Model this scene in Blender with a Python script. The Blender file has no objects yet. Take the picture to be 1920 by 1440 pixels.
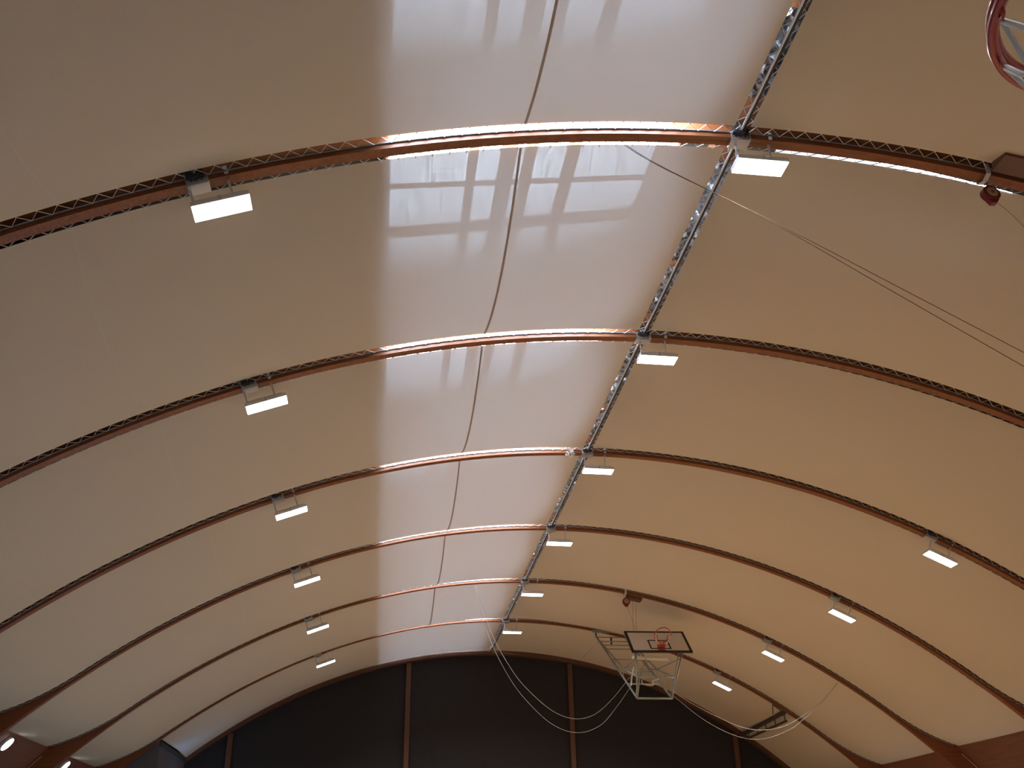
import bpy, math, random
from mathutils import Vector, Matrix
random.seed(7)
sc = bpy.context.scene
col = sc.collection

# ------------------------------------------------------------------ camera
F_PX = 1822.19
CAM = Vector((-3.66191413, -8.09373157, 1.72682454))
RIGHT = Vector((0.99230675, -0.12277208, -0.0159477))
UP = Vector((-0.04216149, -0.45623102, 0.88886201))
FWD = Vector((0.11640327, 0.88135139, 0.45789737))
cd = bpy.data.cameras.new('camera')
cam = bpy.data.objects.new('camera', cd)
col.objects.link(cam)
m = Matrix((RIGHT, UP, -FWD)).transposed().to_4x4()
m.translation = CAM
cam.matrix_world = m
cd.sensor_fit = 'HORIZONTAL'
cd.sensor_width = 36
cd.lens = F_PX / 1920 * 36
cd.clip_start = 0.05
cd.clip_end = 300
sc.camera = cam

# ------------------------------------------------------------------ world, sun, lights, exposure
W = bpy.data.worlds.new('sky')
sc.world = W
W.use_nodes = True
bg = W.node_tree.nodes['Background']
bg.inputs[0].default_value = (0.60, 0.78, 1.0, 1)
bg.inputs[1].default_value = 48.0
sc.view_settings.view_transform = 'Standard'
sc.view_settings.look = 'None'
sc.view_settings.gamma = 1
sc.view_settings.use_curve_mapping = False
sc.view_settings.exposure = 0.0
LAMP_E = 6.0           # emission of the LED diffusers
LAMP_W = 82.0          # watts thrown down by each LED panel
REST_W = 22.0         # watts of each unseen stand-in for the lamps behind the camera
COOL_E = 2.0            # emission of the unseen panels added to cool the lining
for (x, y, z) in ((-5.5, -6.5, 7.6), (0.25, -6.5, 8.6), (6.9, -6.5, 7.0)):
    ld = bpy.data.lights.new('rear_lamp_standin', 'AREA')
    ld.shape = 'RECTANGLE'; ld.size = 0.7; ld.size_y = 4.0
    ld.energy = REST_W; ld.color = (1.0, 0.97, 0.92)
    lo = bpy.data.objects.new('rear_lamp_standin', ld); col.objects.link(lo)
    lo.location = (x, y, z)

# ------------------------------------------------------------------ curve of the arches (underside), hall axis = Y, metres
CO = [-0.0003646112740262668, -0.0038845800776160767, -0.02477604132968589, -0.007639594696600979, -0.272603480639676,
      -0.007721646463787431, -3.220491826707386, 0.02875036223560205, 9.141974189093876]
def zc(x):
    ax = max(-12.6, min(12.6, x)); t = ax / 10.0; r = 0.0
    for c in CO: r = r * t + c
    if abs(x) > 12.6: r -= (abs(x) - 12.6) * 1.25
    return r
def slope(x): return (zc(x + .01) - zc(x - .01)) / .02
B = 4.5
YN, YF = -0.045, 0.09          # near and far face of an arch, from its axis
GAP = 0.12
def foff(x):                   # height of the lining above the arch's underside
    ax = abs(x)
    return .065 + (.62 * ((ax - 9.9) / 1.8) ** 2 if ax > 9.9 else 0)
XE = -11.70

# ------------------------------------------------------------------ mesh helpers
class MB:
    def __init__(s): s.v = []; s.f = []
    def add(s, vs, fs):
        o = len(s.v); s.v += [tuple(v) for v in vs]; s.f += [tuple(i + o for i in f) for f in fs]
    def box(s, a, b):
        x0, y0, z0 = a; x1, y1, z1 = b
        s.add([(x0, y0, z0), (x1, y0, z0), (x1, y1, z0), (x0, y1, z0), (x0, y0, z1), (x1, y0, z1), (x1, y1, z1), (x0, y1, z1)],
              [(0, 3, 2, 1), (4, 5, 6, 7), (0, 1, 5, 4), (1, 2, 6, 5), (2, 3, 7, 6), (3, 0, 4, 7)])
    def bar(s, p, q, w, h, up=(0, 0, 1)):
        p = Vector(p); q = Vector(q); d = (q - p).normalized(); u = Vector(up)
        if abs(d.dot(u)) > .98: u = Vector((1, 0, 0))
        a = d.cross(u).normalized() * w / 2; b = a.cross(d).normalized() * h / 2
        s.add([p - a - b, p + a - b, p + a + b, p - a + b, q - a - b, q + a - b, q + a + b, q - a + b],
              [(0, 1, 2, 3), (4, 7, 6, 5), (0, 4, 5, 1), (1, 5, 6, 2), (2, 6, 7, 3), (3, 7, 4, 0)])
    def tube(s, pts, r, n=6, closed=False):
        pts = [Vector(p) for p in pts]; N = len(pts); rings = []
        prev = None
        for i, p in enumerate(pts):
            if closed: d = pts[(i + 1) % N] - pts[i - 1]
            else: d = pts[min(i + 1, N - 1)] - pts[max(i - 1, 0)]
            d.normalize()
            if prev is None:
                a = d.orthogonal().normalized()
            else:
                a = prev - d * prev.dot(d)
                a = a.normalized() if a.length > 1e-6 else d.orthogonal().normalized()
            prev = a; b = d.cross(a)
            rings.append([p + (a * math.cos(2 * math.pi * k / n) + b * math.sin(2 * math.pi * k / n)) * r for k in range(n)])
        vs = [v for rg in rings for v in rg]; fs = []
        for i in range(N if closed else N - 1):
            j = (i + 1) % N
            for k in range(n):
                fs.append((i * n + k, i * n + (k + 1) % n, j * n + (k + 1) % n, j * n + k))
        if not closed:
            fs.append(tuple(range(n))[::-1]); fs.append(tuple((N - 1) * n + k for k in range(n)))
        s.add(vs, fs)
    def disc(s, c, nrm, r, t, n=24):
        c = Vector(c); nrm = Vector(nrm).normalized()
        s.tube([c - nrm * t / 2, c + nrm * t / 2], r, n)
    def grid(s, fn, nu, nv):
        vs = [fn(i / nu, j / nv) for j in range(nv + 1) for i in range(nu + 1)]
        s.add(vs, [(j * (nu + 1) + i, j * (nu + 1) + i + 1, (j + 1) * (nu + 1) + i + 1, (j + 1) * (nu + 1) + i) for j in range(nv) for i in range(nu)])
    def build(s, name, mat, parent=None, smooth=False, bevel=0, label=None):
        me = bpy.data.meshes.new(name); me.from_pydata(s.v, [], s.f); me.update()
        if mat: me.materials.append(mat)
        if smooth:
            for p in me.polygons: p.use_smooth = True
        o = bpy.data.objects.new(name, me); col.objects.link(o)
        if parent:
            o.parent = parent; o.matrix_parent_inverse = Matrix.Identity(4)
        if bevel:
            b = o.modifiers.new('bevel', 'BEVEL'); b.width = bevel; b.segments = 2; b.limit_method = 'ANGLE'
        if label: o['label'] = label
        return o

def rel(o, pts): return [Vector(p) - Vector(o) for p in pts]
def tag(o, label=None, cat=None, group=None, kind=None):
    if label: o['label'] = label
    if cat: o['category'] = cat
    if group: o['group'] = group
    if kind: o['kind'] = kind
    return o
def empty(name, loc=(0, 0, 0)):
    o = bpy.data.objects.new(name, None); col.objects.link(o); o.location = loc
    o.empty_display_size = .1
    return o
def copy_tree(o, parent=None):
    c = o.copy(); col.objects.link(c)
    if parent: c.parent = parent
    for ch in [k for k in bpy.data.objects if k.parent == o]: copy_tree(ch, c)
    return c
def smoothpath(P, n=8):
    P = [Vector(p) for p in P]; out = []
    for i in range(len(P) - 1):
        p0 = P[max(i - 1, 0)]; p1 = P[i]; p2 = P[i + 1]; p3 = P[min(i + 2, len(P) - 1)]
        for k in range(n):
            t = k / n
            out.append(.5 * ((2 * p1) + (p2 - p0) * t + (2 * p0 - 5 * p1 + 4 * p2 - p3) * t * t + (3 * p1 - p0 - 3 * p2 + p3) * t ** 3))
    out.append(P[-1]); return out

# ------------------------------------------------------------------ materials
def mat(name, rgb, rough=.5, metal=0, coat=0, spec=.5):
    m = bpy.data.materials.new(name); m.use_nodes = True
    b = m.node_tree.nodes['Principled BSDF']
    b.inputs['Base Color'].default_value = (*rgb, 1); b.inputs['Roughness'].default_value = rough
    b.inputs['Metallic'].default_value = metal; b.inputs['Coat Weight'].default_value = coat
    b.inputs['Specular IOR Level'].default_value = spec
    return m
def noisy(m, c1, c2, scale=(1, 1, 1), nscale=5.0, detail=4, bump=0.0, rough=None):
    nt = m.node_tree; N = nt.nodes; L = nt.links; b = N['Principled BSDF']
    tc = N.new('ShaderNodeTexCoord'); mp = N.new('ShaderNodeMapping'); mp.inputs['Scale'].default_value = scale
    nz = N.new('ShaderNodeTexNoise'); nz.inputs['Scale'].default_value = nscale; nz.inputs['Detail'].default_value = detail
    rp = N.new('ShaderNodeValToRGB'); rp.color_ramp.elements[0].position = .3; rp.color_ramp.elements[1].position = .7
    rp.color_ramp.elements[0].color = (*c1, 1); rp.color_ramp.elements[1].color = (*c2, 1)
    L.new(tc.outputs['Object'], mp.inputs[0]); L.new(mp.outputs[0], nz.inputs['Vector']); L.new(nz.outputs['Fac'], rp.inputs[0])
    L.new(rp.outputs[0], b.inputs['Base Color'])
    if bump:
        bp = N.new('ShaderNodeBump'); bp.inputs['Strength'].default_value = bump; bp.inputs['Distance'].default_value = .02
        L.new(nz.outputs['Fac'], bp.inputs['Height']); L.new(bp.outputs[0], b.inputs['Normal'])
    return m
def emis(name, rgb, s):
    m = bpy.data.materials.new(name); m.use_nodes = True; nt = m.node_tree; nt.nodes.clear()
    e = nt.nodes.new('ShaderNodeEmission'); e.inputs[0].default_value = (*rgb, 1); e.inputs[1].default_value = s
    o = nt.nodes.new('ShaderNodeOutputMaterial'); nt.links.new(e.outputs[0], o.inputs[0])
    return m

def fabric_mat():
    """woven lining: reflects, lets a little daylight through, and its weave is faintly see-through when looked at squarely"""
    m = bpy.data.materials.new('lining_fabric'); m.use_nodes = True; nt = m.node_tree; N = nt.nodes; L = nt.links; N.clear()
    tc = N.new('ShaderNodeTexCoord')
    def weave(scale, lo, hi):
        mp = N.new('ShaderNodeMapping'); mp.inputs['Scale'].default_value = scale
        nz = N.new('ShaderNodeTexNoise'); nz.inputs['Scale'].default_value = 1; nz.inputs['Detail'].default_value = 3
        mr = N.new('ShaderNodeMapRange'); mr.inputs[1].default_value = .3; mr.inputs[2].default_value = .7
        mr.inputs[3].default_value = lo; mr.inputs[4].default_value = hi
        L.new(tc.outputs['Object'], mp.inputs[0]); L.new(mp.outputs[0], nz.inputs['Vector']); L.new(nz.outputs['Fac'], mr.inputs[0])
        return mr.outputs[0]
    w1 = weave((60, 3.0, 3), .55, 1.45)        # threads running along the hall
    w2 = weave((3, 45, 3), .8, 1.2)
    mu = N.new('ShaderNodeMath'); mu.operation = 'MULTIPLY'; L.new(w1, mu.inputs[0]); L.new(w2, mu.inputs[1])
    df = N.new('ShaderNodeBsdfDiffuse'); df.inputs[0].default_value = (FAB[0], FAB[1], FAB[2], 1)
    tr = N.new('ShaderNodeBsdfTranslucent'); tr.inputs[0].default_value = (TRA[0], TRA[1], TRA[2], 1)
    tp = N.new('ShaderNodeBsdfTransparent')
    sx = N.new('ShaderNodeSeparateXYZ'); L.new(tc.outputs['Object'], sx.inputs[0])
    acc = None
    for xs_ in (-6.93, -9.15):                 # welded seams, a touch paler than the cloth
        c = N.new('ShaderNodeMath'); c.operation = 'COMPARE'; c.inputs[1].default_value = xs_; c.inputs[2].default_value = .009
        L.new(sx.outputs[0], c.inputs[0])
        if acc is None: acc = c.outputs[0]
        else:
            a = N.new('ShaderNodeMath'); a.operation = 'ADD'; L.new(acc, a.inputs[0]); L.new(c.outputs[0], a.inputs[1]); acc = a.outputs[0]
    mc = N.new('ShaderNodeMix'); mc.data_type = 'RGBA'; L.new(acc, mc.inputs[0])
    mc.inputs[6].default_value = (*FAB, 1); mc.inputs[7].default_value = (FAB[0] * 1.035, FAB[1] * 1.035, FAB[2] * 1.04, 1)
    L.new(mc.outputs[2], df.inputs[0])
    mx = N.new('ShaderNodeAddShader'); L.new(df.outputs[0], mx.inputs[0]); L.new(tr.outputs[0], mx.inputs[1])
    lw = N.new('ShaderNodeLayerWeight'); lw.inputs[0].default_value = .5      # facing: 0 square on, 1 grazing
    mr = N.new('ShaderNodeMapRange'); mr.inputs[1].default_value = .10; mr.inputs[2].default_value = .41
    mr.inputs[3].default_value = SEE; mr.inputs[4].default_value = 0.0
    L.new(lw.outputs['Facing'], mr.inputs[0])
    m2 = N.new('ShaderNodeMath'); m2.operation = 'MULTIPLY'; L.new(mr.outputs[0], m2.inputs[0]); L.new(mu.outputs[0], m2.inputs[1])
    fin = N.new('ShaderNodeMixShader'); L.new(m2.outputs[0], fin.inputs[0]); L.new(mx.outputs[0], fin.inputs[1]); L.new(tp.outputs[0], fin.inputs[2])
    o = N.new('ShaderNodeOutputMaterial'); L.new(fin.outputs[0], o.inputs[0])
    return m
def zoned(m, c1, c2, scale=(1, 1, 1), nscale=5.0, detail=3):
    """unseen hall floor: blue-grey left zone added to bounce cool light, timber colour elsewhere"""
    noisy(m, c1, c2, scale, nscale, detail)
    nt = m.node_tree; N = nt.nodes; L = nt.links; b = N['Principled BSDF']
    src = b.inputs['Base Color'].links[0].from_socket
    tc = N.new('ShaderNodeTexCoord'); sp = N.new('ShaderNodeSeparateXYZ'); L.new(tc.outputs['Object'], sp.inputs[0])
    lt = N.new('ShaderNodeMath'); lt.operation = 'LESS_THAN'; lt.inputs[1].default_value = -3.5; L.new(sp.outputs[0], lt.inputs[0])
    mc = N.new('ShaderNodeMix'); mc.data_type = 'RGBA'; L.new(lt.outputs[0], mc.inputs[0]); L.new(src, mc.inputs[6]); mc.inputs[7].default_value = (.31, .41, .55, 1)  # blue-grey left zone added so the floor bounce cools the lining above
    L.new(mc.outputs[2], b.inputs['Base Color'])
    return m
FAB = (.64, .545, .415); TRA = (.0098, .0088, .0084); SEE = .0105
M = {}
M['fabric'] = fabric_mat()
M['seam'] = mat('lining_seam', (.42, .33, .25), .8)
M['wood'] = noisy(mat('glulam_wood', (.3, .12, .05), .42, coat=.10, spec=.3), (.19, .056, .019), (.28, .096, .034), (.25, 9, 30), 2.2, 5)
M['panelwood'] = noisy(mat('panel_wood', (.2, .08, .04), .5), (.17, .062, .035), (.23, .09, .052), (12, .6, .6), 1.5, 4)
M['purlin'] = mat('purlin_wood', (.30, .13, .07), .6)
M['rod'] = mat('steel_rod', (.22, .22, .24), .45, .7)
M['steel'] = mat('galvanised_steel', (.55, .55, .55), .45, .6)
M['bright_rod'] = mat('bright_steel_rod', (.80, .84, .90), .35, .3)
M['dark'] = mat('dark_fitting', (.03, .028, .03), .6)
M['rope'] = mat('lacing_rope', (.72, .66, .58), .7)
M['lamp_body'] = mat('lamp_housing', (.70, .70, .70), .5)
M['led'] = emis('led_diffuser', (1.0, .98, .95), LAMP_E)
M['led_small'] = emis('floodlight_glass', (.95, 1.0, 1.0), 9.0)
M['blue_fill'] = emis('blue_fill_glow', (.22, .45, 1.0), 40.0)
M['white'] = mat('white_paint', (.75, .73, .70), .5)
M['hanger'] = mat('hanger_white', (.72, .70, .69), .55)
M['foil'] = noisy(mat('insulation_foil', (.5, .5, .52), .32, .85), (.15, .18, .25), (.62, .68, .84), (9, 3.2, 9), 1.4, 5, 1.0)
M['void'] = mat('roof_underside', (.09, .07, .06), .9)
M['wall'] = noisy(mat('dark_wall_cloth', (.02, .02, .02), .9), (.017, .014, .014), (.024, .020, .020), (1, 1, 1), 30, 3)
M['post'] = noisy(mat('post_wood', (.16, .06, .025), .6), (.085, .033, .015), (.13, .05, .02), (20, 20, .6), 1.2, 4)
M['floor'] = zoned(mat('sports_floor', (.60, .38, .19), .35), (.58, .365, .18), (.64, .41, .21), (10, .5, 1), 1.0, 3)
M['grey'] = mat('grey_partition', (.10, .10, .115), .7)
M['darkgrey'] = mat('dark_grey_trim', (.045, .047, .055), .7)
M['panelglow'] = emis('cool_panel_glow', (.72, .86, 1.0), COOL_E)
M['board'] = mat('backboard_white', (.92, .86, .85), .5)
M['black'] = mat('black_line', (.018, .015, .014), .6)
M['red'] = mat('red_lacquer', (.38, .018, .014), .28, 0, .45)
M['orange'] = mat('orange_rim', (.50, .085, .035), .4)
M['net'] = mat('net_cord', (.80, .80, .74), .7)
M['rednet'] = mat('red_net_cord', (.55, .10, .08), .7)
M['frame'] = mat('grey_green_tube', (.30, .30, .26), .5, .2)
M['cream'] = mat('cream_tube', (.75, .66, .48), .45)
M['cable'] = mat('pale_cable', (.42, .38, .34), .7)
M['thin'] = mat('thin_dark_cable', (.10, .07, .05), .9, spec=.1)
M['reel'] = mat('reel_red', (.16, .010, .012), .3, 0, .3)
M['reelface'] = mat('reel_face', (.50, .30, .17), .5)
M['boxwood'] = mat('brown_channel', (.17, .085, .055), .6)
M['lowtruss'] = mat('dark_truss_steel', (.085, .065, .048), .6, .2)
M['glassclear'] = None

# ------------------------------------------------------------------ the shell
HX = 13.85; Y0, Y1 = -13.5, 27.2
b = MB(); b.box((-HX - .3, Y0 - .3, -.2), (HX + .3, Y1 + .3, 0)); b.build('floor', M['floor']); tag(bpy.data.objects['floor'], kind='structure')
XW = [13.6 - 0.0]
def wall_profile(sx):          # from eave down to the floor, behind the arches
    P = [(sx * 11.66, zc(11.66) + .66)]
    for x in (12.0, 12.4, 12.8, 13.2): P.append((sx * x, zc(x) + .62))
    P += [(sx * 13.75, 2.0), (sx * 13.75, 0)]
    return P
def side_wall(name, sx):
    b = MB(); P = wall_profile(sx)
    ys = [Y0, Y1]
    for i in range(len(P) - 1):
        (x0, z0), (x1, z1) = P[i], P[i + 1]
        t = .05 * sx
        b.add([(x0, Y0, z0), (x0, Y1, z0), (x1, Y1, z1), (x1, Y0, z1), (x0 + t, Y0, z0 + .05), (x0 + t, Y1, z0 + .05), (x1 + t, Y1, z1), (x1 + t, Y0, z1)],
              [(0, 1, 2, 3), (4, 7, 6, 5), (0, 4, 5, 1), (3, 2, 6, 7), (0, 3, 7, 4), (1, 5, 6, 2)])
    return tag(b.build(name, M['panelwood']), kind='structure')
side_wall('wall_left', -1); side_wall('wall_right', 1)
def gable(name, y0, y1):
    b = MB(); xs = [-13.8 + 27.6 * i / 60 for i in range(61)]
    n = len(xs); vs = []; fs = []
    for x in xs:
        zt = max(.5, zc(x)) + 1.3
        vs += [(x, y0, 0), (x, y0, zt), (x, y1, 0), (x, y1, zt)]
    for i in range(n - 1):
        a = i * 4; c = a + 4
        fs += [(a, c, c + 1, a + 1), (a + 2, a + 3, c + 3, c + 2), (a + 1, c + 1, c + 3, a + 3), (a, a + 2, c + 2, c)]
    fs += [(0, 1, 3, 2), ((n - 1) * 4, (n - 1) * 4 + 2, (n - 1) * 4 + 3, (n - 1) * 4 + 1)]
    b.add(vs, fs)
    return tag(b.build(name, M['wall']), kind='structure')
gable('wall_back', 27.05, 27.3); gable('wall_front', Y0 - .3, Y0)

# outer roof with the skylight strip left of the ridge
def roofz(x): return zc(x) + .90
SKX0, SKX1 = -3.87, -.50
b = MB()
def roof_strip(x0, x1, ya, yb, n):
    xs = [x0 + (x1 - x0) * i / n for i in range(n + 1)]
    for i in range(n):
        a, c = xs[i], xs[i + 1]; za, zb = roofz(a), roofz(c); T = .12
        b.add([(a, ya, za), (c, ya, zb), (c, yb, zb), (a, yb, za), (a, ya, za + T), (c, ya, zb + T), (c, yb, zb + T), (a, yb, za + T)],
              [(0, 3, 2, 1), (4, 5, 6, 7), (0, 1, 5, 4), (1, 2, 6, 5), (2, 3, 7, 6), (3, 0, 4, 7)])
roof_strip(-13.9, SKX0, Y0 - .3, Y1 + .2, 40)
SL0, SL1 = 1.0, 4.15  # narrow roof slot added so sky brightens the nearest arch's far gap
roof_strip(SKX1, SL0, Y0 - .3, Y1 + .2, 6)
roof_strip(SL0, SL1, Y0 - .3, .99, 8); roof_strip(SL0, SL1, 1.13, Y1 + .2, 8)
roof_strip(SL1, 13.9, Y0 - .3, Y1 + .2, 36)
tag(b.build('roof_deck', M['void']), kind='structure')
sk = empty('skylight', (0, 0, 0)); tag(sk, kind='structure')
def sky_bar(x0, x1, ya, yb, z, t=.07):
    b = MB(); b.box((x0, ya, z), (x1, yb, z + t)); b.build('glazing_bar', M['purlin'], sk)
zs = roofz(-2.2)
for x0, x1 in ((-2.90, -2.78), (-2.50, -2.30), (-2.20, -2.06), (-1.68, -1.52)): sky_bar(x0, x1, Y0, Y1, zs)
for (p, q, w) in (((SKX0, 2.09), (SKX1, 1.54), .05), ((SKX0, 3.11), (SKX1, 2.30), .20)):
    b = MB(); b.bar((p[0], p[1], zs - .04), (q[0], q[1], zs - .04), w, .05); b.build('diagonal_brace', M['purlin'], sk)

for n in range(-3, 6):     # left skylight curb, plus an unseen right board added to limit the glow
    for (xa, low, sg) in ((SKX0, .22, .36), (SKX1 + .03, .34, 0)):
        y0_, y1_ = n * B + YF + .01, ((n + 1) * B + YN - .01 if n < 5 else 26.7)
        b = MB(); vs = []; fs = []
        for i in range(17):
            t_ = i / 16; y = y0_ + (y1_ - y0_) * t_; z = zc(xa) + low - sg * 4 * t_ * (1 - t_)
            vs += [(xa - .03, y, z), (xa, y, z), (xa - .03, y, roofz(xa) + .02), (xa, y, roofz(xa) + .02)]
        for i in range(16):
            a = 4 * i; c = a + 4; fs += [(a, a + 2, c + 2, c), (a + 1, c + 1, c + 3, a + 3), (a, c, c + 1, a + 1)]
        b.add(vs, fs); b.build('glow_curb_board', M['purlin'], sk)

# lining: two laced panels in each bay, sagging between the arches
ceil = empty('ceiling', (0, 0, 0)); tag(ceil, kind='structure')
XR = .033
SAG = .40
def sagx(x, xe):
    d1 = abs(x - XR) - .09; d2 = abs(xe) - abs(x)
    return (1 - math.exp(-max(d1, 0) / .7)) * (1 - math.exp(-max(d2, 0) / .9))
def panel(n, side):
    ya = n * B + YF + GAP; yb = (n + 1) * B + YN - GAP
    if n == 5: yb = 26.79
    xr = XR + side * .09
    xe = side * 11.70
    if n == 5 and side < 0: xe = -10.05
    def zf(x, y, fac):
        o = foff(x)
        if n == 5:
            tt = max(0, (y - 25.5) / 1.3); o = o * (1 - tt) + .0 * tt
        sg = SAG if n < 5 else (.10 if side > 0 else .30)
        return zc(x) + o - sg * fac * 4 * ((y - ya) / (yb - ya)) * (1 - (y - ya) / (yb - ya))
    def fn(u, v):
        x = xr + (xe - xr) * u; y = ya + (yb - ya) * v
        return (x, y, zf(x, y, sagx(x, xe)))
    b = MB(); b.grid(fn, 70, 18)
    p = b.build('fabric_panel', M['fabric'], ceil, smooth=True)
    if side < 0:
        s = MB(); pts = []
        for k in range(25):
            y = ya + (yb - ya) * k / 24
            pts.append((-2.42, y, zf(-2.42, y, sagx(-2.42, xe)) - .006))
        q = MB(); w = .014
        q.grid(lambda u, v: (pts[round(v * 24)][0] + (u - .5) * 2 * w, pts[round(v * 24)][1], pts[round(v * 24)][2]), 1, 24)
        if n < 5: q.build('seam', M['seam'], p)
    return p
for n in range(-3, 6):
    for sd in (-1, 1): panel(n, sd)

# eave lacing strip
# ------------------------------------------------------------------ arches
def arch_profile(extra, depth, x1):
    """closed outline in XZ: underside curve and a curve 'depth' outside it"""
    n = 120; xs = [-x1 + 2 * x1 * i / n for i in range(n + 1)]
    lo = [(x, zc(x) + extra) for x in xs]
    hi = []
    for x in xs:
        s = slope(x); L = math.hypot(1, s)
        hi.append((x - s / L * depth, zc(x) + extra + depth / L))
    return lo, hi
def arch_beam(y0, y1, extra=0, depth=.62, name='beam', parent=None, m=None, x1=13.1):
    lo, hi = arch_profile(extra, depth, x1); n = len(lo); b = MB(); vs = []; fs = []
    for (a, c) in zip(lo, hi): vs += [(a[0], y0, a[1]), (c[0], y0, c[1]), (a[0], y1, a[1]), (c[0], y1, c[1])]
    for i in range(n - 1):
        a = 4 * i; c = a + 4
        fs += [(a, c, c + 1, a + 1), (a + 2, a + 3, c + 3, c + 2), (a, a + 2, c + 2, c), (a + 1, c + 1, c + 3, a + 3)]
    b.add(vs, fs)
    # feet
    for sx in (-1, 1):
        p = lo[0] if sx < 0 else lo[-1]; q = hi[0] if sx < 0 else hi[-1]
        bx = sx * 13.45
        vs = []
        for y in (y0, y1): vs += [(p[0], y, p[1]), (q[0], y, q[1]), (bx + sx * .28, y, 0), (bx - sx * .28, y, 0)]
        b.add(vs, [(0, 1, 2, 3), (4, 7, 6, 5), (0, 4, 5, 1), (1, 5, 6, 2), (2, 6, 7, 3), (3, 7, 4, 0)])
    return b.build(name, m or M['wood'], parent)
def arcsteps(step, xa, xb):
    xs = [xa]; x = xa
    while x < xb:
        x += step / math.hypot(1, slope(x)); xs.append(x)
    return xs
lace_x = arcsteps(.19, -11.6, 11.6)
def lacing(parent, yedge, yrod, skew=.5):
    b = MB(); P = []
    for i in range(len(lace_x) - 1):
        x0, x1 = lace_x[i], lace_x[i + 1]
        P.append((x0, yedge, zc(x0) + foff(x0) - .004))
        xm = x0 + (x1 - x0) * skew
        P.append((xm, yrod, zc(xm) + foff(xm) - .012))
    b.tube(P, .0048, 4)
    return b.build('lacing_rope', M['rope'], parent)
def eyelets(parent, yedge, d):
    b = MB()
    for x0 in lace_x:
        b.box((x0 - .006, min(yedge, yedge + d), zc(x0) + foff(x0) - .010), (x0 + .006, max(yedge, yedge + d), zc(x0) + foff(x0) - .003))
    o = b.build('eyelet_row', M['rope'], parent); o['kind'] = 'stuff'; return o
arch_labels = ['nearest laminated wood arch crossing the top of the picture', 'second wood arch from the camera, with two ceiling lamps in view',
               'third wood arch, with the white cable bundle beside the ridge', 'fourth wood arch from the camera, just past mid hall',
               'fifth wood arch, carrying the far red reel above the backboard', 'sixth wood arch, where the folded basketball frame is hinged']
proto = None
for n in range(6):
    if proto is None:
        t = empty('wood_arch', (0, 0, 0))
        arch_beam(YN, YF, parent=t)
        for yy in (YN - .012, YF + .012):
            b = MB(); b.tube([(x, yy, zc(x) + foff(x)) for x in [-11.6 + 23.2 * i / 110 for i in range(111)]], .012, 6)
            b.build('lacing_rod', M['rod'], t, smooth=True)
        for sx in (-1, 1):
            b = MB(); b.tube([(sx * x, YN - .012, zc(x) + .585) for x in (11.78, 12.0, 12.3, 12.6, 12.9, 13.1)], .014, 6); b.build('corner_batten', M['reelface'], t)
        lacing(t, YN - GAP, YN - .018, .62); lacing(t, YF + GAP, YF + .018, .62)
        eyelets(t, YN - GAP, -.03); eyelets(t, YF + GAP, .03)
        proto = t
    else:
        t = copy_tree(proto); t.location = (0, n * B, 0)
    tag(t, arch_labels[n], 'arch beam', 'laminated wood arches across the hall')
t = empty('end_wall_arch', (0, 26.8, 0))
o = arch_beam(0, .25, extra=-.13, depth=.55, parent=t, m=M['post'])
tag(t, 'last brown arch edging the top of the dark end wall', 'arch beam')

# ------------------------------------------------------------------ ridge
rt = empty('ridge_track', (XR, 0, zc(0)))
yA, yB = -9.0, 26.8
b = MB(); b.tube([(0, y, .055) for y in [yA + (yB - yA) * i / 60 for i in range(61)]], .013, 6); b.build('rod', M['bright_rod'], rt, smooth=True)
b = MB(); b.box((.014, yA, .045), (.036, yB, .062)); b.build('keder_rail', M['dark'], rt)
for sd in (-1, 1):
    b = MB(); P = []; y = yA
    while y < yB:
        P.append((sd * .088, y, .06)); P.append((sd * .012, y + .115, .05)); y += .19
    b.tube(P, .0048, 4); b.build('lacing_rope', M['rope'], rt)
for n in range(-2, 6):
    a = n * B; f = MB()
    rr = random.Random(n)
    ph = [[rr.uniform(-.03, .03) for i in range(70)] for j in range(9)]
    ya_, yb_ = a + .55, a + B - (.5 if n < 5 else .1)
    f.grid(lambda u, v: (-.22 + .44 * u, ya_ + (yb_ - ya_) * v, .20 + ph[round(u * 8)][round(v * 69)]), 8, 69)
    f.grid(lambda u, v: (-.21 + .02 * u, ya_ + (yb_ - ya_) * v, .085 + .13 * u), 1, 60)  # left flap added to keep skylight off the lining beside the ridge
    f.build('insulation_foil', M['foil'], rt)
    for (p, q) in ((a + .1, a + .55), (a + B - .5, a + B - .05)):
        f = MB(); f.box((-.16, p, .17), (.16, q, .34)); f.build('ridge_purlin', M['purlin'], rt)
    f = MB(); f.box((-.10, a + 2.6, .15), (.10, a + 2.75, .17)); f.build('wood_block', M['purlin'], rt)
tag(rt, 'steel lacing rod and silver foil strip running along the ridge', 'ridge strip')

# ------------------------------------------------------------------ joint plates and lamps
LX = (-5.75, .033, 6.77)
place_words = ('left row', 'ridge row', 'right row')
ordw = ('nearest arch', 'second arch', 'third arch', 'fourth arch', 'fifth arch', 'sixth arch')
def make_joint():
    t = empty('joint_plate', (0, 0, 0))
    b = MB(); b.box((-.10, YN - .012, -.035), (.12, YF + .012, -.003)); b.build('plate', M['steel'], t)
    b = MB(); b.box((-.10, YN - .016, -.035), (.12, YN - .004, .05)); b.box((.112, YN - .03, -.035), (.12, YN - .004, .06)); b.build('side_flange', M['steel'], t)
    b = MB(); b.disc((-.01, YN - .05, .085), (0, 1, 0), .075, .06, 14); b.box((-.09, YN - .06, .03), (.09, YN - .017, .14)); b.build('coupling', M['dark'], t)
    for x, y, z, r in ((-.05, YN - .02, .012, .012), (0, YN - .02, .012, .012), (.06, YN - .02, .012, .012), (0, YN - .09, .075, .018)):
        b = MB(); b.disc((x, y, z), (0, 1, 0), r, .012, 8); b.build('bolt', M['rod'], t)
    return t
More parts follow.
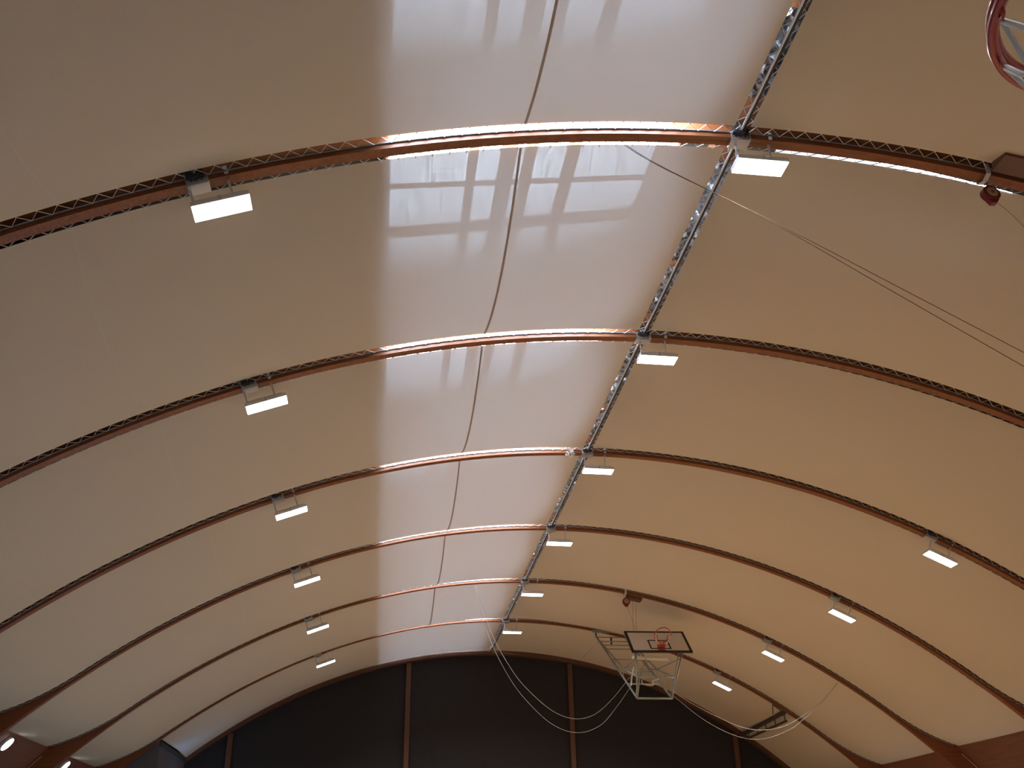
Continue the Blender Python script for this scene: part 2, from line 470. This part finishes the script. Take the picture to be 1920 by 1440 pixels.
def make_lamp():
    t = empty('ceiling_lamp', (0, 0, 0))
    hw, hd = .292, .127
    b = MB(); b.box((-hw, -hd, .0), (hw, hd, .055)); b.box((-hw + .05, -hd + .03, .055), (hw - .05, hd - .03, .085)); b.build('housing', M['lamp_body'], t, bevel=.008)
    b = MB(); b.box((-hw + .006, -hd + .006, -.012), (hw - .006, hd - .006, -.001)); b.build('diffuser', M['led'], t)
    ld = bpy.data.lights.new('led_panel_light', 'AREA'); ld.shape = 'RECTANGLE'; ld.size = .565; ld.size_y = .235
    ld.energy = LAMP_W; ld.color = (1.0, .97, .91); ld.spread = math.radians(130)
    lo = bpy.data.objects.new('led_panel_light', ld); col.objects.link(lo); lo.parent = t; lo.location = (0, 0, -.016)
    b = MB(); b.box((-.012, -hd - .01, -.005), (.012, -hd + .0, .06)); b.build('latch', M['steel'], t)
    for x in (-.25, .14):
        b = MB(); b.box((x - .012, -.006, .08), (x + .012, .0, .40)); hgr = b.build('hanger', M['hanger'], t)
        b = MB(); b.box((x - .02, YN - .03, .36), (x + .02, YN - .022, .45)); b.box((x - .02, YN - .03, .352), (x + .02, .02, .36))
        b.build('bracket', M['hanger'], hgr)
    return t
jp = None; lp = None
lamp_words = ('left row', 'ridge row', 'right row')
for n in range(6):
    for k, x in enumerate(LX):
        if k == 2 and n < 2: continue
        j = make_joint() if jp is None else copy_tree(jp)
        jp = jp or j
        j.location = (x, n * B, zc(x)); j.rotation_euler = (0, -math.atan(slope(x)), 0)
        tag(j, 'steel joint plate under the %s, %s of lamps' % (ordw[n], place_words[k]), 'joint plate', 'joint plates under the arches')
        l = make_lamp() if lp is None else copy_tree(lp)
        lp = lp or l
        lx = (-5.48, .245, 6.90)[k]
        drop = (.365, .355, .375)[k]
        l.location = (lx, n * B + .02, zc(lx) - drop + .015); l.rotation_euler = (0, -math.atan(slope(lx)), 0)
        tag(l, 'lit white LED lamp under the %s, %s' % (ordw[n], ('row left of the ridge', 'row hanging at the ridge', 'row right of the ridge')[k]), 'lamp', 'ceiling lamps under the arches')

# ------------------------------------------------------------------ end wall posts
post_words = ('leftmost brown post on the dark end wall, near its low left corner', 'brown post on the dark end wall, left of the ridge line',
              'brown post on the dark end wall, behind the drooping cables', 'rightmost brown post on the dark end wall, under the dark truss')
for i, x in enumerate((-8.71, -2.864, 2.871, 8.71)):
    b = MB(); w = .085
    b.box((-w, -.12, 0), (w, .0, zc(x) - .15)); o = b.build('wall_post', M['post'], bevel=.01); o.location = (x, 27.05, 0)
    tag(o, post_words[i], 'post', 'wooden posts of the end wall')

# ------------------------------------------------------------------ left corner partition
t = empty('corner_partition', (-10.05, 22.62, 0))
def ztop(x): return zc(x) + foff(x)
b = MB()
# +x face with curved top following the lining, near face
n = 16; H = []; 
for i in range(n + 1):
    y = .0 + 4.16 * i / n
    H.append((y, ztop(-10.05) - .05))
vs = []; fs = []
for (y, h) in H: vs += [(0, y, 0), (0, y, h - .0), (-.06, y, 0), (-.06, y, h)]
for i in range(n):
    a = 4 * i; c = a + 4
    fs += [(a, c, c + 1, a + 1), (a + 2, a + 3, c + 3, c + 2), (a + 1, c + 1, c + 3, a + 3)]
b.add(vs, fs); b.build('side_sheet', M['grey'], t)
b = MB()
xs = [.0 - 3.2 * i / 20 for i in range(21)]
vs = []; fs = []
for x in xs:
    h = max(.3, zc(x - 10.05) + .3); vs += [(x, 0, 0), (x, 0, h), (x, .05, 0), (x, .05, h)]
for i in range(20):
    a = 4 * i; c = a + 4; fs += [(a, a + 1, c + 1, c), (a + 2, c + 2, c + 3, a + 3), (a + 1, a + 3, c + 3, c + 1)]
b.add(vs, fs); b.build('end_sheet', M['grey'], t)
b = MB(); b.box((.0, .02, ztop(-10.05) - .22), (.03, 4.16, ztop(-10.05) - .06)); b.build('top_rail', M['darkgrey'], t)
b = MB(); b.box((-.03, -.12, ztop(-10.05) - .10), (.25, -.0, ztop(-10.05) - .075)); 
tag(t, 'grey partition box in the far left corner below the lining', 'partition')
b = MB(); b.box((-.04, -.55, -.75), (.02, .55, .75)); o = b.build('cool_panel_1', M['panelglow']); o.location = (-9.99, 25.0, 3.4); tag(o, kind='structure')  # unseen glowing panel added for the cool light in the last bay
k = 2
for n in range(-3, 5):
    b = MB(); b.box((-.02, -1.7, -.75), (.02, 1.7, .75)); o = b.build('cool_panel_%d' % k, M['panelglow']); o.location = (13.70, n * B + 2.25, 1.2); tag(o, kind='structure'); k += 1  # unseen glowing panels added to cool the left side of the lining

# wall floodlights on the left
fl = None
for n, y, lab in ((3, 15.55, 'round floodlight on the left wall panel, lower left edge of the picture'), (4, 20.0, 'round floodlight on the left wall panel, one bay further along')):
    nr = Vector((.76, 0, -.65))
    if fl is None:
        t = empty('wall_floodlight'); b = MB(); b.disc(nr * .03, nr, .165, .06, 28); b.build('housing', M['lamp_body'], t)
        b = MB(); b.disc(nr * .066, nr, .150, .012, 28); b.build('glass', M['led_small'], t); fl = t
    else: t = copy_tree(fl)
    x = -11.84
    t.location = (x, y, zc(x) + .64 - .01); tag(t, lab, 'lamp', 'floodlights on the left wall')

t = empty('wall_floodlight', (-9.98, 25.2, 4.35)); nr = Vector((.45, 0, .9))  # blue light added to tint the lining of the last bay
b = MB(); b.disc((0, 0, 0), nr, .16, .06, 28); b.build('housing', M['lamp_body'], t)
b = MB(); b.disc(nr * .036, nr, .145, .012, 28); b.build('glass', M['blue_fill'], t)
b = MB(); b.box((-.07, -.03, -.10), (0, .03, -.02)); b.build('bracket', M['steel'], t)
tag(t, 'added blue light on the grey corner partition, aimed up at the lining', 'lamp')
# ------------------------------------------------------------------ dark truss between last arch and end wall
t = empty('wall_truss', (8.87, 22.6, 6.3))
b = MB(); b.bar((0, 0, .12), (0, 4.2, -.02), .10, .10); b.build('top_chord', M['lowtruss'], t)
b = MB(); b.bar((.05, .05, -.13), (.05, 3.9, -.19), .06, .06); b.build('bottom_chord', M['lowtruss'], t)
for i in range(5):
    y = .1 + i * .85
    b = MB(); b.bar((.02, y, .07), (.04, y, -.13), .03, .03); b.build('strut', M['lowtruss'], t)
b = MB(); b.bar((.0, .0, .1), (-.35, .0, .36), .03, .03); b.bar((-.35, 0, .36), (-.30, .2, .1), .03, .03); b.build('bracket', M['lowtruss'], t)
tag(t, 'dark steel truss between the sixth arch and the end wall', 'truss')

# ------------------------------------------------------------------ basketball rim helper
def ring(center, ax, ay, R, r, n=48, tn=10):
    b = MB(); c = Vector(center); ax = Vector(ax); ay = Vector(ay)
    b.tube([c + ax * (R * math.cos(2 * math.pi * i / n)) + ay * (R * math.sin(2 * math.pi * i / n)) for i in range(n)], r, tn, closed=True)
    return b

# far folded ceiling basket
O = Vector((3.39, 22.5, 8.86))
t = empty('ceiling_basket_frame', O)
def R_(p): return Vector(p) - O
XL, XRt = 2.92, 3.86
hinge = (22.45, 8.86); foot = (17.75, 6.02); kn = (17.35, 6.48); up0 = (22.3, 8.60)
def lerp(a, c, s): return (a[0] + (c[0] - a[0]) * s, a[1] + (c[1] - a[1]) * s)
lowA = (22.45, 8.70)
for X in (XL, XRt):
    b = MB(); b.tube([R_((X, *hinge)), R_((X, *lowA)), R_((X, *foot))], .028, 8); b.build('lower_chord', M['frame'], t, smooth=True)
    b = MB(); b.tube([R_((X, *lerp(lowA, foot, .06))), R_((X, 19.0, 7.01)), R_((X, *kn)), R_((X, *foot))], .022, 8); b.build('upper_chord', M['frame'], t, smooth=True)
    b = MB()
    for s_ in (.3, .5, .7, .85, .97):
        p = lerp(lowA, foot, s_); q = lerp((22.3, 8.6), (19.0, 7.01), min(1, s_ / .7)) if s_ < .7 else lerp((19.0, 7.01), kn, (s_ - .7) / .3)
        b.tube([R_((X, *p)), R_((X, *q))], .013, 6)
    b.build('web_bar', M['frame'], t)
for s_ in (.02, .10, .17, .24, .42, .62, .80, 1.0):
    p = lerp(lowA, foot, s_); b = MB(); b.tube([R_((XL, *p)), R_((XRt, *p))], .020 if s_ < 1 else .026, 8); b.build('rung', M['frame'], t, smooth=True)
for q in ((19.0, 7.01), kn):
    b = MB(); b.tube([R_((XL, *q)), R_((XRt, *q))], .018, 8); b.build('rung', M['frame'], t, smooth=True)
# outriggers to the backboard
for X, Xb in ((XL, 3.05), (XRt, 4.35)):
    b = MB(); b.tube([R_((X, *foot)), R_((Xb, 18.05, 7.30))], .020, 8); b.tube([R_((X, *kn)), R_((Xb, 18.3, 7.45))], .016, 8)
    b.tube([R_((Xb, 18.05, 7.15)), R_((X, 19.0, 7.01))], .015, 8); b.build('arm', M['frame'], t, smooth=True)
b = MB(); b.tube([R_((XL, *kn)), R_((3.4, 18.3, 7.2))], .014, 6); b.tube([R_((XRt, *foot)), R_((3.3, 18.6, 7.2))], .014, 6); b.build('brace', M['frame'], t)
b = MB(); b.tube([R_((2.98, 18.25, 7.18)), R_((3.98, 18.25, 7.14))], .05, 12); b.build('balance_tube', M['cream'], t, smooth=True, label='thick cream coloured tube')
b = MB(); b.tube(smoothpath([R_((3.05, 18.4, 6.95)), R_((2.98, 18.4, 6.7)), R_((2.92, 18.3, 6.45))], 6), .014, 6); b.build('hook', M['white'], t, label='white bent hook')
b = MB(); b.tube(smoothpath([R_((3.12, 17.9, 6.52)), R_((3.14, 17.9, 6.42)), R_((3.40, 17.9, 6.38)), R_((3.42, 17.9, 6.50)), R_((3.55, 17.9, 6.53)), R_((3.60, 17.9, 6.6))], 4), .012, 6); b.build('crank', M['white'], t, label='small white crank rod')
b = MB(); b.box(tuple(R_((XL - .12, 22.3, 8.80))), tuple(R_((XRt + .12, 22.42, 8.88)))); b.build('hinge_bar', M['frame'], t)
b = MB(); b.box(tuple(R_((3.28, 22.0, 8.36))), tuple(R_((3.33, 22.05, 8.56)))); b.build('damper', M['dark'], t)
# board
bu = Vector((0, .72, .694)); bn = Vector((0, -.694, .72)); bx = Vector((1, -.02, 0)).normalized()
bo = R_((3.76, 17.93, 7.27))
def quad_slab(b, u0, u1, v0, v1, d0, d1):
    vs = [bo + bx * u + bu * v + bn * d for d in (d0, d1) for (u, v) in ((u0, v0), (u1, v0), (u1, v1), (u0, v1))]
    b.add(vs, [(0, 3, 2, 1), (4, 5, 6, 7), (0, 1, 5, 4), (1, 2, 6, 5), (2, 3, 7, 6), (3, 0, 4, 7)])
b = MB(); quad_slab(b, -.84, .84, 0, 1.04, -.03, 0); bd = b.build('backboard', M['board'], t)
b = MB(); e = .065
for (u0, u1, v0, v1) in ((-.84, .84, 0, e), (-.84, .84, 1.04 - e, 1.04), (-.84, -.84 + e, 0, 1.04), (.84 - e, .84, 0, 1.04)): quad_slab(b, u0 - .004 * (u0 < 0), u1 + .004 * (u1 > 0), v0 - .004, v1 + .004, -.034, .004)
b.build('border_line', M['black'], bd)
b = MB()
for (u0, u1, v0, v1) in ((-.29, .29, .14, .18), (-.29, .29, .55, .59), (-.29, -.25, .14, .59), (.25, .29, .14, .59)): quad_slab(b, u0, u1, v0, v1, .001, .004)
b.build('target_square', M['black'], bd)
b = MB(); quad_slab(b, -.09, .09, .06, .26, .004, .03); quad_slab(b, -.09, .09, .18, .2, .03, .17); rimp = b.build('rim_bracket', M['orange'], t, label='red bracket holding the rim')
rc = bo + bn * .40 + bu * .19
b = ring(rc, bx, bn, .225, .014); rm = b.build('rim', M['orange'], t, smooth=True, label='orange-red ring')
# limp net: hangs by gravity from the ring
b = MB()
for i in range(12):
    a = 2 * math.pi * i / 12; p = rc + bx * .225 * math.cos(a) + bn * .225 * math.sin(a)
    low = rc + bx * .10 * math.cos(a) + bn * (-.17) + Vector((0, 0, -.06 + .02 * math.sin(3 * a)))
    mid = (p + low) / 2 + Vector((0, 0, -.05))
    if math.sin(a) < .3: b.tube(smoothpath([p, mid, low], 5), .009, 4)
b.build('net', M['net'], t)
b = MB()
for i in range(9):
    a = math.pi + math.pi * i / 8; p = rc + bx * .15 * math.cos(a) + bn * .2 * math.sin(a); q = rc + bx * .10 * math.cos(a + .3) + bn * (-.30) + Vector((0, 0, -.07))
    b.tube([p, q], .012, 4)
b.build('net_tail', M['rednet'], t, label='bunched red net cord')
tag(t, 'folded basketball frame with white backboard hinged on the sixth arch', 'basketball hoop')

# near basket, rim in the top right corner
O2 = Vector((-2.46, -7.10, 3.05))
t = empty('basketball_hoop', O2)
b = ring((0, 0, 0), (1, 0, 0), (0, 1, 0), .228, .0115, 64, 14)
rg = b.build('rim', M['red'], t, smooth=True)
b = ring((0, 0, -.024), (1, 0, 0), (0, 1, 0), .233, .010, 64, 14); b.build('rim_underside_ring', M['red'], rg, smooth=True)
b = MB()
for i in range(12):
    a = 2 * math.pi * (i + .5) / 12; r0 = .230
    c = Vector((r0 * math.cos(a), r0 * math.sin(a), -.032)); tdir = Vector((-math.sin(a), math.cos(a), 0)); rad = Vector((math.cos(a), math.sin(a), 0))
    b.tube(smoothpath([c - tdir * .008, c - tdir * .006 + Vector((0, 0, -.010)), c + tdir * .006 + Vector((0, 0, -.010)), c + tdir * .008], 4), .0035, 6)
b.build('net_hook', M['red'], rg, smooth=True)
b = MB(); NS = 12
def netp(i, lvl):
    a = 2 * math.pi * (i + .5 * (lvl % 2)) / NS + .2; R = (.226, .190, .157, .135, .125, .13)[lvl]; return Vector((R * math.cos(a), R * math.sin(a), -.04 - .085 * lvl))
for i in range(NS):
    for lvl in range(5):
        p = netp(i, lvl)
        o_ = i if lvl % 2 == 0 else i + 1
        b.tube([p, (p + netp(o_ - 1 if lvl % 2 == 0 else i, lvl + 1)) / 2 + Vector((0, 0, -.006)), netp(o_ - 1 if lvl % 2 == 0 else i, lvl + 1)], .0058, 6)
        b.tube([p, (p + netp(o_, lvl + 1)) / 2 + Vector((0, 0, -.006)), netp(o_, lvl + 1)], .0058, 6)
b.build('net', M['net'], t, smooth=True, label='white cord net')
b = MB(); b.box((-.06, -.40, -.02), (.06, -.235, .01)); b.box((-.12, -.40, -.12), (.12, -.38, .04)); b.build('rim_bracket', M['red'], t)
b = MB(); b.box((-.9, -.44, -.15), (.9, -.40, .90)); bd = b.build('backboard', M['board'], t, bevel=.004)
b = MB()
for X in (-.5, .5):
    b.tube([(X, -.46, .0), (X, -1.6, -.1)], .025, 8); b.tube([(X, -.46, .75), (X, -1.6, .8)], .025, 8)
    b.tube([(X, -1.6, -.3), (X, -1.6, 5.75)], .03, 8)
for z in (-.3, .8, 2, 3.2, 4.4, 5.6): b.tube([(-.5, -1.6, z), (.5, -1.6, z)], .02, 8)
b.build('mast', M['frame'], t, smooth=True)
tag(t, 'red basketball rim with white net close above, top right corner', 'basketball hoop')

# ------------------------------------------------------------------ reels, channels, straps, bundle
def make_reel(sw):
    t = empty('cable_reel')
    ax = Vector((.05, -.97, .12)).normalized()
    b = MB(); b.disc((0, 0, -.19), ax, .105, .085, 28); b.add([Vector((0, 0, -.19)) + Vector(v) for v in [(-.085, .03, -.06), (.085, .03, -.06), (.03, .03, -.145), (-.03, .03, -.145), (-.085, -.04, -.06), (.085, -.04, -.06), (.03, -.04, -.145), (-.03, -.04, -.145)]],
                      [(0, 1, 2, 3), (4, 7, 6, 5), (0, 4, 5, 1), (1, 5, 6, 2), (2, 6, 7, 3), (3, 7, 4, 0)])
    b.build('drum_case', M['reel'], t, bevel=.008)
    b = MB(); b.disc(Vector((0, 0, -.19)) + ax * .044, ax, .068, .008, 24); f = b.build('face_disc', M['reelface'], t)
    b = MB(); b.disc(Vector((0, 0, -.19)) + ax * .050, ax, .022, .01, 14); b.build('hub', M['boxwood'], f)
    b = MB(); b.tube(smoothpath([(0, 0, -.09), (-.012, -.01, -.05), (0, 0, -.01), (.012, .01, -.05), (0, 0, -.09)], 5), .005, 6); b.build('carabiner', M['rod'], t)
    return t
def make_strap():
    b = MB(); w = .028
    x = 0
    yn, yf = YN - .035, YF + .035
    pts = [(yn, .13), (yn - .005, .05), (yn, -.012), (0.02, -.05), (yf, -.012), (yf, .13)]
    for i in range(len(pts) - 1):
        (a, c), (d, e) = pts[i], pts[i + 1]
        b.bar((0, a, c), (0, d, e), 2 * w, .007, up=(0, d - a if False else 0, 1) if abs(e - c) < abs(d - a) else (0, 1, 0))
    return b.build('strap', M['hanger'])
for x, n, lab, slab in ((2.93, 0, 'dark red cable reel with a pale face hanging from the nearest arch', 'white webbing strap around the nearest arch, holding the dark red reel'),
                  (2.85, 4, 'small red cable reel hanging from the fifth arch above the backboard', 'white webbing strap around the fifth arch, holding the small red reel')):
    s_ = make_strap(); s_.location = (x, n * B, zc(x)); tag(s_, slab, 'strap', 'straps holding the cable reels')
    r = make_reel(0) if n == 0 else copy_tree(bpy.data.objects['cable_reel'])
    r.location = (x + .02, n * B + .02, zc(x) - .045); tag(r, lab, 'reel', 'cable reels hanging from arches')
def channel(loc, sx, sy, sz, rot, lab):
    b = MB(); b.box((0, 0, 0), (sx, sy, .03)); b.box((0, 0, .03), (.02, sy, sz)); b.box((0, 0, .03), (sx, .02, sz)); b.box((0, sy - .02, .03), (sx, sy, sz))
    o = b.build('pulley_channel', M['boxwood']); o.location = loc; o.rotation_euler = (0, rot, 0)
    return tag(o, lab, 'channel', 'pulley channels on the arches')
channel((2.89, -.46, 8.80), .60, .27, .12, math.atan(.19), 'brown pulley channel beside the nearest arch, right edge of the picture')
channel((2.93, 18.10, zc(2.93) - .08), .42, .25, .10, math.atan(.19), 'brown pulley channel beside the fifth arch, by the small red reel')
b = MB()
rr = random.Random(3)
for j in range(6):
    c = Vector((rr.uniform(-.03, .03), rr.uniform(-.02, .02), rr.uniform(-.03, .03))); ax = Vector((rr.uniform(-1, 1), rr.uniform(-.3, .3), rr.uniform(-1, 1))).normalized(); ay = ax.orthogonal().normalized()
    n_ = 16; b.tube([c + ax * (.07 * math.cos(2 * math.pi * i / n_)) + ay * (.07 * math.sin(2 * math.pi * i / n_)) for i in range(n_)], .006, 5, closed=True)
o = b.build('cable_bundle', M['net'], smooth=True); o.location = (-.30, 9.0 - .10, zc(-.3) - .02)
tag(o, 'coiled white cable bundle under the third arch left of the ridge', 'cable')

# ------------------------------------------------------------------ cables
def cable(pts, r, m, lab, group=None, name='hoist_cable'):
    r *= .62
    P = smoothpath(pts, 8); o0 = P[0].copy(); b = MB(); b.tube([p - o0 for p in P], r, 6)
    o = b.build(name, M[m], smooth=True); o.location = o0
    return tag(o, lab, 'cable', group)
G = 'cables drooping by the far basket'
cable([(-1.32, 18.0, 9.03), (-.90, 18.0, 7.75), (-.35, 18.1, 6.80), (.12, 18.2, 6.27), (.75, 18.3, 5.78), (1.34, 18.4, 5.60), (1.90, 18.5, 5.72), (2.45, 18.6, 6.15), (2.93, 18.4, 6.70)], .0085, 'cable',
      'upper of two pale cables drooping between the ridge and the far basket', G)
cable([(-1.34, 18.05, 9.03), (-.98, 18.05, 7.70), (-.45, 18.1, 6.65), (.05, 18.2, 6.02), (.72, 18.3, 5.45), (1.40, 18.4, 5.25), (2.05, 18.5, 5.45), (2.55, 18.5, 5.95), (2.93, 18.35, 6.45)], .0085, 'cable',
      'lower of two pale cables drooping between the ridge and the far basket', G)
cable([(8.62, 18.0, 6.50), (8.07, 18.0, 5.96), (7.47, 18.0, 5.52), (7.06, 18.0, 5.27), (6.29, 18.0, 5.04), (5.57, 18.0, 5.12), (4.75, 18.0, 5.52), (3.90, 17.9, 6.15)], .0085, 'cable',
      'lower pale cable drooping right of the far basket frame', G)
cable([(8.66, 18.05, 6.49), (8.17, 18.2, 6.04), (7.58, 18.2, 5.66), (7.01, 18.2, 5.39), (6.40, 18.2, 5.29), (5.82, 18.2, 5.37), (5.12, 18.2, 5.66), (4.28, 18.2, 6.11), (3.90, 18.2, 6.42)], .0085, 'cable',
      'upper pale cable drooping right of the far basket frame', G)
cable([(-1.33, .11, 9.11), (-.9, .11, 8.80), (.27, .11, 8.16), (1.55, .11, 7.40), (2.86, .11, 6.62), (4.0, .11, 5.94)], .006, 'thin', 'upper thin cable running from the nearest arch to the right edge', 'thin cables below the nearest arch')
cable([(-1.33, .09, 9.11), (-.9, .09, 8.79), (.27, .09, 8.12), (1.55, .09, 7.27), (2.86, .09, 6.40), (4.0, .09, 5.66)], .006, 'thin', 'lower thin cable running from the nearest arch to the right edge', 'thin cables below the nearest arch')
cable([(3.0, .0, 8.50), (3.22, .0, 8.2), (3.75, 0, 7.2)], .004, 'thin', 'very thin cord paid out from the dark red reel', None, 'reel_cord')
cable([(2.88, 18.0, 8.50), (3.05, 18.2, 8.2), (3.20, 18.5, 7.98)], .005, 'thin', 'thin cord from the small red reel down to the backboard', None, 'reel_cord')
for i, dx in enumerate((0, .09)):
    cable([(3.12 + dx, 18.22, zc(3.15) - .02), (3.14 + dx, 18.45, 8.3), (3.16 + dx, 18.60, 7.98)], .005, 'thin', ('left', 'right')[i] + ' cord of the pair from pulley channel to backboard', 'cords from pulley channel to backboard', 'hoist_cable')
cable([(2.9, 22.0, 8.45), (2.3, 23.2, 7.9), (1.7, 24.6, 7.45)], .004, 'thin', 'thin cord slanting down left of the folded basket frame', None, 'hoist_cable')
